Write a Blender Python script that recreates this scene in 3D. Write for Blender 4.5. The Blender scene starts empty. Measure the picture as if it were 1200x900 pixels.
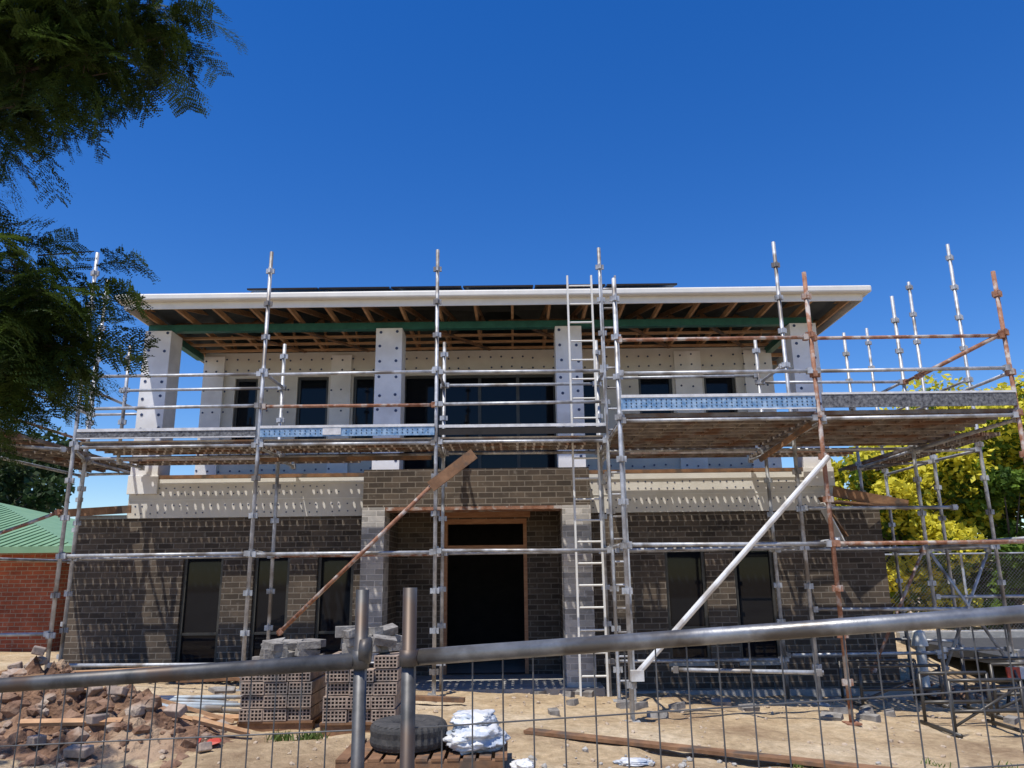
import bpy, math, random
from mathutils import Vector, Matrix, noise
random.seed(7)
R=random.Random(11)
scene=bpy.context.scene

# ---------------------------------------------------------------- materials
def newmat(name):
    m=bpy.data.materials.new(name); m.use_nodes=True
    nt=m.node_tree; b=nt.nodes['Principled BSDF']
    return m,nt,b
def noisy(name,c1,c2,scale=6,rough=.7,metal=0,bump=.0,bscale=None,detail=6,c3=None,scale3=1.2,stretch=None,spec=.5,dist=.03):
    m,nt,b=newmat(name); N=nt.nodes; L=nt.links
    tc=N.new('ShaderNodeTexCoord'); mp=N.new('ShaderNodeMapping')
    if stretch: mp.inputs['Scale'].default_value=stretch
    L.new(tc.outputs['Object'],mp.inputs[0])
    n=N.new('ShaderNodeTexNoise'); n.inputs['Scale'].default_value=scale; n.inputs['Detail'].default_value=detail
    n.inputs['Roughness'].default_value=.65
    L.new(mp.outputs[0],n.inputs['Vector'])
    cr=N.new('ShaderNodeValToRGB'); cr.color_ramp.elements[0].position=.35; cr.color_ramp.elements[1].position=.65
    cr.color_ramp.elements[0].color=(*c1,1); cr.color_ramp.elements[1].color=(*c2,1)
    L.new(n.outputs['Fac'],cr.inputs[0]); out=cr.outputs[0]
    if c3:
        n3=N.new('ShaderNodeTexNoise'); n3.inputs['Scale'].default_value=scale3; n3.inputs['Detail'].default_value=5
        L.new(tc.outputs['Object'],n3.inputs['Vector'])
        r3=N.new('ShaderNodeValToRGB'); r3.color_ramp.elements[0].position=.5; r3.color_ramp.elements[1].position=.62
        L.new(n3.outputs['Fac'],r3.inputs[0])
        mx=N.new('ShaderNodeMixRGB'); mx.inputs[2].default_value=(*c3,1)
        L.new(r3.outputs[0],mx.inputs[0]); L.new(out,mx.inputs[1]); out=mx.outputs[0]
    L.new(out,b.inputs['Base Color'])
    b.inputs['Roughness'].default_value=rough; b.inputs['Metallic'].default_value=metal
    b.inputs['Specular IOR Level'].default_value=spec
    if bump:
        n2=N.new('ShaderNodeTexNoise'); n2.inputs['Scale'].default_value=bscale or scale*4; n2.inputs['Detail'].default_value=8
        L.new(tc.outputs['Object'],n2.inputs['Vector'])
        bp=N.new('ShaderNodeBump'); bp.inputs['Strength'].default_value=bump; bp.inputs['Distance'].default_value=dist
        L.new(n2.outputs['Fac'],bp.inputs['Height']); L.new(bp.outputs[0],b.inputs['Normal'])
    return m
def perforate(m,sx=.12,sy=.081,r=.0195):
    """real drainage holes punched through the steel planks (object space)"""
    nt=m.node_tree; N=nt.nodes;L=nt.links; b=N['Principled BSDF']; o=N['Material Output']
    tc=N.new('ShaderNodeTexCoord'); sp=N.new('ShaderNodeSeparateXYZ'); L.new(tc.outputs['Object'],sp.inputs[0])
    def ma(op,a,v=None,b2=None):
        n=N.new('ShaderNodeMath'); n.operation=op; L.new(a,n.inputs[0])
        if v is not None: n.inputs[1].default_value=v
        if b2 is not None: L.new(b2,n.inputs[1])
        return n.outputs[0]
    def cell(a,s):
        q=ma('FRACT',ma('DIVIDE',a,s)); q=ma('MULTIPLY',ma('SUBTRACT',q,.5),s); return ma('MULTIPLY',q,None,q)
    d=ma('ADD',cell(sp.outputs[0],sx),None,cell(sp.outputs[1],sy)); h=ma('LESS_THAN',d,r*r)
    t=N.new('ShaderNodeBsdfTransparent'); ms=N.new('ShaderNodeMixShader')
    L.new(h,ms.inputs[0]); L.new(b.outputs[0],ms.inputs[1]); L.new(t.outputs[0],ms.inputs[2]); L.new(ms.outputs[0],o.inputs[0])
    return m
def brickmat(name,c1,c2,mortar,bw=.24,rh=.086,ms=.009,patch=None):
    m,nt,b=newmat(name); N=nt.nodes; L=nt.links
    tc=N.new('ShaderNodeTexCoord'); sp=N.new('ShaderNodeSeparateXYZ'); ad=N.new('ShaderNodeMath'); cb=N.new('ShaderNodeCombineXYZ')
    L.new(tc.outputs['Object'],sp.inputs[0]); L.new(sp.outputs[0],ad.inputs[0]); L.new(sp.outputs[1],ad.inputs[1])
    L.new(ad.outputs[0],cb.inputs[0]); L.new(sp.outputs[2],cb.inputs[1])
    wn=N.new('ShaderNodeTexNoise'); wn.inputs['Scale'].default_value=5; L.new(cb.outputs[0],wn.inputs['Vector'])
    ws=N.new('ShaderNodeVectorMath'); ws.operation='SCALE'; ws.inputs['Scale'].default_value=.008; L.new(wn.outputs['Color'],ws.inputs[0])
    wa=N.new('ShaderNodeVectorMath'); wa.operation='ADD'; L.new(cb.outputs[0],wa.inputs[0]); L.new(ws.outputs[0],wa.inputs[1])
    br=N.new('ShaderNodeTexBrick'); br.inputs['Scale'].default_value=1; br.inputs['Brick Width'].default_value=bw
    br.inputs['Row Height'].default_value=rh; br.inputs['Mortar Size'].default_value=ms; br.inputs['Mortar Smooth'].default_value=.2
    br.inputs['Color1'].default_value=(*c1,1); br.inputs['Color2'].default_value=(*c2,1); br.inputs['Mortar'].default_value=(*mortar,1)
    L.new(wa.outputs[0],br.inputs['Vector'])
    n=N.new('ShaderNodeTexNoise'); n.inputs['Scale'].default_value=1.6; n.inputs['Detail'].default_value=8; n.inputs['Roughness'].default_value=.75
    L.new(tc.outputs['Object'],n.inputs['Vector'])
    cr=N.new('ShaderNodeValToRGB'); cr.color_ramp.elements[0].position=.3; cr.color_ramp.elements[1].position=.72
    cr.color_ramp.elements[0].color=(.6,.6,.6,1); cr.color_ramp.elements[1].color=(1.4,1.34,1.26,1)
    L.new(n.outputs['Fac'],cr.inputs[0])
    mx=N.new('ShaderNodeMixRGB'); mx.blend_type='MULTIPLY'; mx.inputs[0].default_value=1
    L.new(br.outputs['Color'],mx.inputs[1]); L.new(cr.outputs[0],mx.inputs[2])
    n2=N.new('ShaderNodeTexNoise'); n2.inputs['Scale'].default_value=11; n2.inputs['Detail'].default_value=6; L.new(tc.outputs['Object'],n2.inputs['Vector'])
    r2=N.new('ShaderNodeValToRGB'); r2.color_ramp.elements[0].position=.6; r2.color_ramp.elements[1].position=.72
    r2.color_ramp.elements[1].color=(.6,.6,.6,1)
    L.new(n2.outputs[0],r2.inputs[0])
    m2=N.new('ShaderNodeMixRGB'); m2.inputs[2].default_value=(*mortar,1); L.new(r2.outputs[0],m2.inputs[0]); L.new(mx.outputs[0],m2.inputs[1])
    L.new(m2.outputs[0],b.inputs['Base Color'])
    b.inputs['Roughness'].default_value=.9; b.inputs['Specular IOR Level'].default_value=.25
    bp=N.new('ShaderNodeBump'); bp.inputs['Strength'].default_value=.9; bp.inputs['Distance'].default_value=.012; bp.invert=True
    L.new(br.outputs['Fac'],bp.inputs['Height']); L.new(bp.outputs[0],b.inputs['Normal'])
    return m
def leafmat(name,c1,c2,trans=.35,scale=3,spec=.25):
    m,nt,b=newmat(name); N=nt.nodes; L=nt.links
    tc=N.new('ShaderNodeTexCoord'); n=N.new('ShaderNodeTexNoise'); n.inputs['Scale'].default_value=scale; n.inputs['Detail'].default_value=4
    L.new(tc.outputs['Object'],n.inputs['Vector'])
    cr=N.new('ShaderNodeValToRGB'); cr.color_ramp.elements[0].position=.38; cr.color_ramp.elements[1].position=.62
    cr.color_ramp.elements[0].color=(*c1,1); cr.color_ramp.elements[1].color=(*c2,1)
    L.new(n.outputs['Fac'],cr.inputs[0]); L.new(cr.outputs[0],b.inputs['Base Color']); b.inputs['Roughness'].default_value=.6
    b.inputs['Specular IOR Level'].default_value=spec
    t=N.new('ShaderNodeBsdfTranslucent'); L.new(cr.outputs[0],t.inputs[0])
    ms=N.new('ShaderNodeMixShader'); ms.inputs[0].default_value=trans
    o=N['Material Output']; L.new(b.outputs[0],ms.inputs[1]); L.new(t.outputs[0],ms.inputs[2]); L.new(ms.outputs[0],o.inputs[0])
    return m

M={}
M['brick']=brickmat('charcoal_brick',(.125,.098,.075),(.058,.046,.037),(.20,.175,.145))
M['brickL']=brickmat('sunlit_smeared_brick',(.52,.50,.47),(.27,.26,.245),(.54,.52,.49))  # same brick as the walls; sunlight painted into its paler colour, plus mortar smear
M['brickR']=brickmat('red_brick',(.30,.085,.045),(.22,.06,.035),(.30,.22,.17))
M['white']=noisy('cladding_white',(.76,.75,.73),(.86,.85,.83),3,.75,bump=.05,c3=(.70,.68,.65),scale3=1.4)
M['cream']=noisy('cladding_cream',(.60,.57,.51),(.70,.67,.61),2,.8,bump=.05)
M['fascia']=noisy('fascia_paint',(.66,.64,.58),(.74,.72,.66),3,.55)
M['blue_dot']=noisy('fixing_washer',(.02,.035,.09),(.04,.06,.13),20,.5)
M['timber']=noisy('pine_timber',(.36,.19,.09),(.55,.33,.17),5,.7,stretch=(1,1,6),bump=.1)
M['timberR']=noisy('red_framing_timber',(.34,.15,.07),(.48,.25,.13),5,.7,stretch=(1,1,6),bump=.1)
M['timberD']=noisy('weathered_timber',(.15,.075,.035),(.28,.15,.075),5,.8,bump=.15,c3=(.10,.07,.05),scale3=4)
M['teal']=noisy('green_primer_steel',(.01,.09,.07),(.02,.13,.10),8,.5)
M['galv']=noisy('galvanised_steel',(.32,.33,.34),(.56,.57,.58),9,.5,.35,c3=(.20,.18,.16),scale3=3)
M['galvD']=noisy('weathered_shaded_galvanised',(.045,.045,.045),(.12,.12,.12),11,.5,.5,c3=(.09,.065,.05),scale3=6)  # weathered dark steel; on the left fence panel it paints in tree shade
M['galvM']=noisy('fence_galvanised',(.18,.185,.19),(.32,.325,.33),11,.42,.6,c3=(.12,.11,.10),scale3=6,bump=.05)
M['galvL']=noisy('pale_galvanised',(.62,.62,.60),(.72,.72,.70),9,.5,.2,c3=(.45,.42,.38),scale3=4)
M['rust']=noisy('rusty_steel',(.20,.075,.035),(.36,.19,.12),12,.8,.1,bump=.2,c3=(.45,.40,.36),scale3=7)
M['plank']=perforate(noisy('scaffold_plank_steel',(.15,.13,.11),(.27,.235,.20),7,.7,.25,c3=(.17,.09,.05),scale3=2))
M['plankrib']=noisy('scaffold_plank_rib',(.15,.12,.095),(.30,.25,.20),7,.7,.25,c3=(.17,.09,.05),scale3=2)
M['toe_w']=noisy('toe_board_white',(.50,.50,.50),(.72,.72,.72),10,.6)
M['toe_b']=noisy('toe_board_blue',(.08,.20,.38),(.32,.46,.62),14,.6)
M['toe_d']=noisy('toe_board_dark',(.04,.04,.045),(.24,.24,.24),26,.6,.3)
M['alum']=noisy('window_frame',(.05,.045,.04),(.075,.07,.06),8,.4,.3)
M['concrete']=noisy('concrete',(.30,.29,.26),(.42,.40,.36),5,.9,bump=.3)
M['greybrick']=noisy('grey_loose_brick',(.14,.125,.11),(.32,.30,.27),9,.9,bump=.3)
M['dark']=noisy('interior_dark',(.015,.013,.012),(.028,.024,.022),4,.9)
M['roofu']=noisy('sarking_foil',(.05,.065,.07),(.10,.115,.115),3,.6)
M['roof']=noisy('roof_sheet',(.20,.21,.22),(.24,.25,.26),3,.4,.3)
M['solar']=noisy('solar_glass',(.01,.012,.02),(.015,.018,.03),5,.15)
M['pinkbrick']=noisy('cored_brick_clay',(.26,.19,.15),(.44,.34,.26),14,.9,bump=.2,c3=(.20,.17,.15),scale3=4)
M['rubber']=noisy('tyre_rubber',(.03,.03,.03),(.07,.065,.06),14,.8,bump=.2)
M['bag']=noisy('white_plastic_bag',(.58,.59,.60),(.76,.76,.76),6,.45,bump=.7,bscale=12,c3=(.36,.42,.50),scale3=5)
M['pvc']=noisy('pvc_pipe',(.40,.46,.48),(.52,.58,.60),6,.4,c3=(.34,.30,.25),scale3=4)
M['dirt']=noisy('excavated_dirt',(.12,.062,.035),(.29,.17,.10),4,.95,bump=1,bscale=16,c3=(.36,.25,.16),scale3=2,dist=.05)
M['clod']=noisy('dirt_clods',(.14,.072,.042),(.31,.19,.12),5,.95,bump=.8,c3=(.38,.30,.23),scale3=3)
M['rock']=noisy('stone_rubble',(.36,.27,.18),(.54,.44,.33),5,.9,bump=.5)
M['bark']=noisy('bark',(.06,.045,.035),(.14,.11,.085),12,.95,bump=.8,stretch=(1,1,.3))
M['asphalt']=noisy('asphalt',(.045,.045,.047),(.065,.065,.065),8,.9,bump=.2)
M['shade']=noisy('chainlink_wire',(.08,.08,.08),(.14,.14,.14),8,.6,.4)
M['greenroof']=noisy('green_roof_sheet',(.15,.28,.15),(.20,.34,.19),2,.6)
M['leafJ']=leafmat('jacaranda_leaf',(.020,.040,.008),(.068,.11,.020),.38,6)
M['leafD']=leafmat('dark_foliage',(.02,.04,.012),(.06,.095,.03),.2,1.5)
M['leafG']=leafmat('bush_foliage',(.05,.10,.015),(.18,.28,.035),.35,2)
M['leafY']=leafmat('yellow_blossom',(.60,.54,.04),(.80,.72,.08),.35,3)
M['weed']=leafmat('weed_leaf',(.09,.14,.03),(.16,.22,.06),.3,3)
M['red']=noisy('red_plastic',(.45,.05,.03),(.55,.08,.04),6,.5)
def glass():
    m,nt,b=newmat('window_glass'); b.inputs['Base Color'].default_value=(.006,.008,.012,1); b.inputs['Roughness'].default_value=.04
    b.inputs['Specular IOR Level'].default_value=.22
    N=nt.nodes;L=nt.links; n=N.new('ShaderNodeTexNoise'); n.inputs['Scale'].default_value=1.5
    bp=N.new('ShaderNodeBump'); bp.inputs['Strength'].default_value=.15; L.new(n.outputs[0],bp.inputs['Height']); L.new(bp.outputs[0],b.inputs['Normal'])
    return m
M['glass']=glass()

# ---------------------------------------------------------------- mesh builder
class MB:
    def __init__(s): s.v=[]; s.f=[]
    def box(s,x0,x1,y0,y1,z0,z1):
        i=len(s.v)
        s.v+=[(x0,y0,z0),(x1,y0,z0),(x1,y1,z0),(x0,y1,z0),(x0,y0,z1),(x1,y0,z1),(x1,y1,z1),(x0,y1,z1)]
        s.f+=[(i,i+3,i+2,i+1),(i+4,i+5,i+6,i+7),(i,i+1,i+5,i+4),(i+1,i+2,i+6,i+5),(i+2,i+3,i+7,i+6),(i+3,i,i+4,i+7)]
    def obox(s,c,dx,dy,dz,rot):
        i=len(s.v); c=Vector(c)
        for sz in (-1,1):
            for sx,sy in ((-1,-1),(1,-1),(1,1),(-1,1)):
                s.v.append(tuple(c+rot@Vector((sx*dx/2,sy*dy/2,sz*dz/2))))
        s.f+=[(i,i+3,i+2,i+1),(i+4,i+5,i+6,i+7),(i,i+1,i+5,i+4),(i+1,i+2,i+6,i+5),(i+2,i+3,i+7,i+6),(i+3,i,i+4,i+7)]
    def beam(s,p,q,w,h,roll=0):
        p=Vector(p);q=Vector(q);d=q-p
        rot=d.to_track_quat('X','Z').to_matrix()@Matrix.Rotation(roll,3,'X')
        s.obox((p+q)/2,d.length,w,h,rot)
    def tube(s,p,q,r,n=8,r2=None):
        p=Vector(p);q=Vector(q); r2=r if r2 is None else r2
        rot=(q-p).to_track_quat('Z','Y').to_matrix(); i=len(s.v)
        for c,rr in ((p,r),(q,r2)):
            for k in range(n):
                a=2*math.pi*k/n; s.v.append(tuple(c+rot@Vector((rr*math.cos(a),rr*math.sin(a),0))))
        for k in range(n):
            k2=(k+1)%n; s.f.append((i+k,i+k2,i+n+k2,i+n+k))
        s.f.append(tuple(i+n-1-k for k in range(n))); s.f.append(tuple(i+n+k for k in range(n)))
    def quad(s,a,b,c,d):
        i=len(s.v); s.v+=[tuple(a),tuple(b),tuple(c),tuple(d)]; s.f.append((i,i+1,i+2,i+3))
    def rock(s,c,r,rg,flat=.7):
        t=(1+5**.5)/2
        V=[(-1,t,0),(1,t,0),(-1,-t,0),(1,-t,0),(0,-1,t),(0,1,t),(0,-1,-t),(0,1,-t),(t,0,-1),(t,0,1),(-t,0,-1),(-t,0,1)]
        F=[(0,11,5),(0,5,1),(0,1,7),(0,7,10),(0,10,11),(1,5,9),(5,11,4),(11,10,2),(10,7,6),(7,1,8),(3,9,4),(3,4,2),(3,2,6),(3,6,8),(3,8,9),(4,9,5),(2,4,11),(6,2,10),(8,6,7),(9,8,1)]
        i=len(s.v); rx,ry,rz=[rg.uniform(.6,1.2) for _ in range(3)]
        rot=Matrix.Rotation(rg.uniform(0,6.28),3,'Z')@Matrix.Rotation(rg.uniform(-.5,.5),3,'X')
        for v in V:
            k=rg.uniform(.75,1.2)/1.9*r
            w=rot@Vector((v[0]*rx*k,v[1]*ry*k,v[2]*rz*k*flat)); s.v.append((c[0]+w.x,c[1]+w.y,c[2]+w.z))
        s.f+=[tuple(i+k for k in f) for f in F]
    def build(s,name,mat,parent=None,smooth=False,bevel=0):
        me=bpy.data.meshes.new(name); me.from_pydata(s.v,[],s.f); me.materials.append(M[mat]); me.update()
        if smooth:
            for p in me.polygons: p.use_smooth=True
        o=bpy.data.objects.new(name,me); scene.collection.objects.link(o)
        if parent: o.parent=parent
        if bevel:
            b=o.modifiers.new('b','BEVEL'); b.width=bevel; b.segments=2; b.limit_method='ANGLE'
        return o
def empty(name):
    o=bpy.data.objects.new(name,None); scene.collection.objects.link(o); return o
def sm(a,b,x):
    t=max(0,min(1,(x-a)/(b-a))); return t*t*(3-2*t)

# ---------------------------------------------------------------- ground
def gz(x,y,n=True):
    b=.2-.035*(max(-8,min(8,x))+.5)
    b-=.15*sm(10.7,11.6,y)
    far=max(sm(14,18,y),sm(9,12,abs(x)))
    b=b*(1-far)+.25*far
    t=sm(2.2,5,y); z=-.3*(1-t)+b*t
    if n and abs(x)<14 and 4<y<20:
        z+=.05*noise.noise(Vector((x*.7,y*.9,0)))+.03*noise.noise(Vector((x*2.3,y*2.6,3)))+.018*noise.noise(Vector((x*7,y*7,5)))
    return z
def axis(lo,hi,c0,c1,step):
    a=[]; x=c0
    while x<=c1: a.append(x); x+=step
    s=step; x=c1
    while x<hi: s*=1.25; x+=s; a.append(x)
    s=step; x=c0; l=[]
    while x>lo: s*=1.25; x-=s; l.append(x)
    return l[::-1]+a
xs=axis(-900,900,-8,8,.08); ys=axis(-200,1500,4,12.6,.08)
g=MB()
for y in ys:
    for x in xs: g.v.append((x,y,gz(x,y)))
nx=len(xs)
for j in range(len(ys)-1):
    for i in range(nx-1):
        a=j*nx+i; g.f.append((a,a+1,a+nx+1,a+nx))
def groundmat():
    m,nt,b=newmat('sandy_ground'); N=nt.nodes;L=nt.links
    tc=N.new('ShaderNodeTexCoord')
    def nz(s,d,r=.65):
        n=N.new('ShaderNodeTexNoise'); n.inputs['Scale'].default_value=s; n.inputs['Detail'].default_value=d; n.inputs['Roughness'].default_value=r
        L.new(tc.outputs['Object'],n.inputs['Vector']); return n
    a=nz(.7,8); r=N.new('ShaderNodeValToRGB')
    e=r.color_ramp.elements; e[0].position=.36; e[0].color=(.40,.28,.17,1); e[1].position=.64; e[1].color=(.76,.62,.43,1)
    x=e.new(.5); x.color=(.62,.47,.29,1)
    L.new(a.outputs[0],r.inputs[0])
    c=nz(9,8,.8); r2=N.new('ShaderNodeValToRGB'); r2.color_ramp.elements[0].position=.35; r2.color_ramp.elements[1].position=.7
    r2.color_ramp.elements[0].color=(.6,.58,.55,1); r2.color_ramp.elements[1].color=(1.15,1.15,1.15,1)
    L.new(c.outputs[0],r2.inputs[0])
    mx=N.new('ShaderNodeMixRGB'); mx.blend_type='MULTIPLY'; mx.inputs[0].default_value=1
    L.new(r.outputs[0],mx.inputs[1]); L.new(r2.outputs[0],mx.inputs[2]); L.new(mx.outputs[0],b.inputs['Base Color'])
    b.inputs['Roughness'].default_value=.95; b.inputs['Specular IOR Level'].default_value=.2
    d=nz(25,10,.75); bp=N.new('ShaderNodeBump'); bp.inputs['Strength'].default_value=.9; bp.inputs['Distance'].default_value=.04
    L.new(d.outputs[0],bp.inputs['Height']); L.new(bp.outputs[0],b.inputs['Normal'])
    return m
M['ground']=groundmat()
g.build('ground','ground',smooth=True)

# ---------------------------------------------------------------- brick house
H=empty('brick_house')
def wallx(mb,x0,x1,y0,y1,z0,z1,ops):
    ops=sorted(ops); x=x0
    for (a,b,c,d) in ops:
        if a>x: mb.box(x,a,y0,y1,z0,z1)
        if c>z0: mb.box(a,b,y0,y1,z0,c)
        if d<z1: mb.box(a,b,y0,y1,d,z1)
        x=b
    if x<x1: mb.box(x,x1,y0,y1,z0,z1)
lowL=[(-5.17,-4.54,.38,2.1),(-4.06,-3.5,.38,2.1),(-3.07,-2.5,.38,2.1)]
lowR=[(2.35,2.98,.38,2.12),(3.42,4.05,.38,2.12)]
b=MB()
wallx(b,-6.9,-2.3,12.3,12.55,-.6,2.62,lowL)
wallx(b,1.17,5.79,12.3,12.55,-.6,2.62,lowR)
b.box(-6.9,-6.65,12.55,22,-.6,2.62); b.box(5.54,5.79,12.55,22,-.6,2.62); b.box(-6.65,5.54,21.75,22,-.6,2.62)
b.box(-2.3,-1.97,12.302,13.3,-.3,3.2); b.box(.75,1.17,12.302,13.3,-.3,3.2)
wallx(b,-2.3,1.17,13.3,13.5,-.3,3.2,[(-1.19,.22,.12,2.62)])
b.box(-2.3,1.17,11.82,12.3,2.712,3.29)
b.build('charcoal_brick_walls','brick',H)
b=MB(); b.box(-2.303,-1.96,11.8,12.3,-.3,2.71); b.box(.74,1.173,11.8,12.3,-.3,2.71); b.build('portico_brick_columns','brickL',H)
b=MB(); b.box(-7.0,5.9,12.2,22,-.7,-.02); b.box(-2.4,1.27,11.65,13.6,-.3,.11); b.box(-6.6,5.5,13.55,21.7,-.1,.11); b.build('concrete_slab','concrete',H)
b=MB(); b.box(-2.0,.8,11.815,12.29,2.66,2.709); b.build('portico_lintel','rust',H)
b=MB(); b.box(-6.12,-2.31,12.28,12.5,2.625,3.24); b.box(1.18,5.09,12.28,12.5,2.625,3.24)
b.box(-6.12,-5.9,12.5,22,2.625,3.24); b.box(4.87,5.09,12.5,22,2.625,3.24)
b.build('balcony_edge_cladding','cream',H)
b=MB(); b.box(-6.15,5.12,12.26,14.1,3.242,3.3); b.build('balcony_floor','timberD',H)
b=MB(); b.box(-6.9,-6.13,12.3,22,2.622,2.68); b.box(5.1,5.79,12.3,22,2.622,2.68); b.build('lower_roof_flashing','roof',H)
b=MB()
for x0,x1 in ((-6.1,-2.33),(1.2,5.07)):
    b.box(x0,x1,12.272,12.279,2.9,2.915)
    b.box(x0,x1,12.262,12.279,3.15,3.235)
b.build('band_trim','fascia',H)
ups=[(-5.24,-4.81,4.1,5.36),(-4.06,-3.47,4.1,5.38),(-3.0,-2.58,4.1,5.38),(-2.06,.83,3.4,5.38),(1.29,1.66,4.1,5.38),(2.39,3.03,4.1,5.38),(3.63,4.23,4.1,5.38)]
b=MB(); wallx(b,-5.85,4.95,14.1,14.3,3.3,5.86,ups); b.box(-5.85,-5.65,14.3,22,3.3,5.86); b.box(4.75,4.95,14.3,22,3.3,5.86); b.box(-5.65,4.75,21.8,22,3.3,5.86)
b.build('upper_wall_cladding','cream',H)
b=MB()
for x0,x1 in ((-5.84,-5.45),(-3.42,-3.04),(-2.5,-2.12),(.9,1.25),(3.08,3.58),(4.4,4.93)): b.box(x0,x1,14.04,14.098,3.31,5.78)
b.build('upper_wall_pilasters','white',H)
cols=[-5.9,-2.04,.95,4.87]
b=MB()
for i,x in enumerate(cols): b.box(x-.22,x+.22,12.24,12.68,3.302,5.72)
for x in (-5.9,4.87): b.box(x-.24,x+.24,12.225,12.259,3.0,3.3)
b.build('balcony_columns','white',H,bevel=.006)
b=MB()
def dot(x,y,z,r=.016): b.tube((x,y,z),(x,y-.006,z),r,8)
for x in cols:
    for k in range(9):
        z=3.5+k*.27
        for dx in (-.14,.14):
            if R.random()<.85: dot(x+dx+R.uniform(-.02,.02),12.24,z+R.uniform(-.03,.03),.025)
for x0,x1 in ((-6.0,-2.4),(1.25,5.0)):
    x=x0
    while x<x1:
        for z in (2.7,2.82,3.0,3.1):
            if R.random()<.75: dot(x+R.uniform(-.02,.02),12.28,z+R.uniform(-.01,.01),.012)
        x+=.12
x=-5.8
while x<4.9:
    for z in (3.6,3.9,4.3,4.7,5.1,5.5,5.7):
        if not any(a-.03<x<bb+.03 and c-.03<z<d+.03 for a,bb,c,d in ups) and R.random()<.85: dot(x+R.uniform(-.02,.02),14.038,z+R.uniform(-.02,.02),.019)
    x+=.2
b.build('cladding_fixings','blue_dot',H)
gl=MB(); fr=MB()
def window(x0,x1,z0,z1,y,vert=0,mid=True):
    gl.box(x0+.03,x1-.03,y+.09,y+.1,z0+.03,z1-.03)
    fr.box(x0+.001,x0+.05,y+.05,y+.13,z0+.001,z1-.001); fr.box(x1-.05,x1-.001,y+.05,y+.13,z0+.001,z1-.001)
    fr.box(x0+.05,x1-.05,y+.05,y+.13,z0+.001,z0+.05); fr.box(x0+.05,x1-.05,y+.05,y+.13,z1-.05,z1-.001)
    if mid:
        zm=z0+(z1-z0)*.28; fr.box(x0+.05,x1-.05,y+.06,y+.12,zm-.02,zm+.02)
    for k in range(vert):
        xm=x0+(x1-x0)*(k+1)/(vert+1); fr.box(xm-.03,xm+.03,y+.055,y+.125,z0+.05,z1-.05)
for o in lowL+lowR: window(*o,12.3)
for i,o in enumerate(ups): window(*o,14.1,3 if i==3 else 0,False)
gl.build('window_glass','glass',H); fr.build('window_frames','alum',H)
b=MB()
for (a,c,d,e) in lowL+lowR: b.box(a-.03,c+.03,12.27,12.34,d-.06,d-.002)
b.build('window_sills','concrete',H)
b=MB()
b.box(-1.19,-1.13,13.31,13.45,.12,2.62); b.box(.16,.22,13.31,13.45,.12,2.62); b.box(-1.13,.16,13.31,13.45,2.54,2.62); b.box(-1.13,.16,13.31,13.45,2.12,2.18)
b.box(-1.25,.28,13.2,13.3,2.64,2.8)
for x in (-1.8,-1.2,-.6,0,.6): b.box(x-.02,x+.02,11.9,13.29,3.05,3.19)
for y in (12.2,12.8): b.box(-1.95,.74,y-.03,y+.03,3.0,3.048)
b.build('door_and_porch_timber','timberR',H)
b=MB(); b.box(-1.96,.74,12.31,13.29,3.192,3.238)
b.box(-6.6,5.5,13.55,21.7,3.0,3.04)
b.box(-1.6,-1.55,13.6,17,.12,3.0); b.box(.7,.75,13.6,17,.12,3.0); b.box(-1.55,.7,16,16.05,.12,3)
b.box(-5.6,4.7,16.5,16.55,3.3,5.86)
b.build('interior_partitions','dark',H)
b=MB()
x=-5.98
while x<5.5:
    b.box(x-.02,x+.02,11.62,14.6,5.88,5.97)
    b.beam((x,11.6,5.93),(x,16.6,7.2),.035,.09)
    b.beam((x,13.0,5.97),(x,13.9,6.45),.035,.07); b.beam((x,13.9,6.45),(x,14.4,5.97),.035,.07)
    x+=.6
for y in (12.75,13.15,13.55,13.95): b.box(-5.9,5.3,y-.035,y+.035,5.843,5.878)
for k in range(14):
    y=13.6+k*.6
    b.box(4.97,5.5,y-.02,y+.02,5.86,5.93); b.box(-6.08,-5.9,y-.02,y+.02,5.86,5.93)
b.build('roof_trusses','timber',H)
b=MB()
for xx in (-5.0,-3.8,-1.5,.2,1.9,3.3): b.beam((xx,12.5,5.84),(xx+1.1,14.0,5.84),.07,.03)
for k in range(4): b.box(-6.0+k*2.8,-4.2+k*2.8,12.9,12.95,5.99,6.07)
b.build('ceiling_bracing','timberD',H)
b=MB(); b.box(-6.1,5.07,12.3,12.42,5.722,5.84); b.box(-6.0,-5.88,12.42,14.1,5.722,5.84); b.box(4.83,4.95,12.42,14.1,5.722,5.84)
b.build('green_steel_beam','teal',H)
X0,X1,Y0,Y1,ZE=-6.1,5.54,11.5,22.6,6.0
rp=.3; run=(Y1-Y0)/2; zr=ZE+run*rp
b=MB(); c1=(X0,Y0,ZE);c2=(X1,Y0,ZE);c3=(X1,Y1,ZE);c4=(X0,Y1,ZE); r1=(X0+run,Y0+run,zr); r2=(X1-run,Y0+run,zr)
for A in ((c1,c2,r2,r1),(c3,c4,r1,r2)): b.quad(*A)
i=len(b.v); b.v+=[c2,c3,r2,c4,c1,r1]; b.f+=[(i,i+1,i+2),(i+3,i+4,i+5)]
o=b.build('roof_sheeting','roofu',H); s=o.modifiers.new('s','SOLIDIFY'); s.thickness=.03; s.offset=1
b=MB()
b.box(X0,X1,Y0-.02,Y0,5.83,6.02)
b.box(X0-.02,X0,Y0-.02,Y1,5.83,6.02); b.box(X1,X1+.02,Y0-.02,Y1,5.83,6.02)
b.build('fascia','fascia',H)
b=MB()
b.box(X0-.13,X1+.13,Y0-.14,Y0-.022,5.94,6.05); b.box(X0-.13,X0-.022,Y0-.02,Y1,5.94,6.05); b.box(X1+.022,X1+.13,Y0-.02,Y1,5.94,6.05)
b.build('gutter','fascia',H,bevel=.025)
b=MB()
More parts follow.
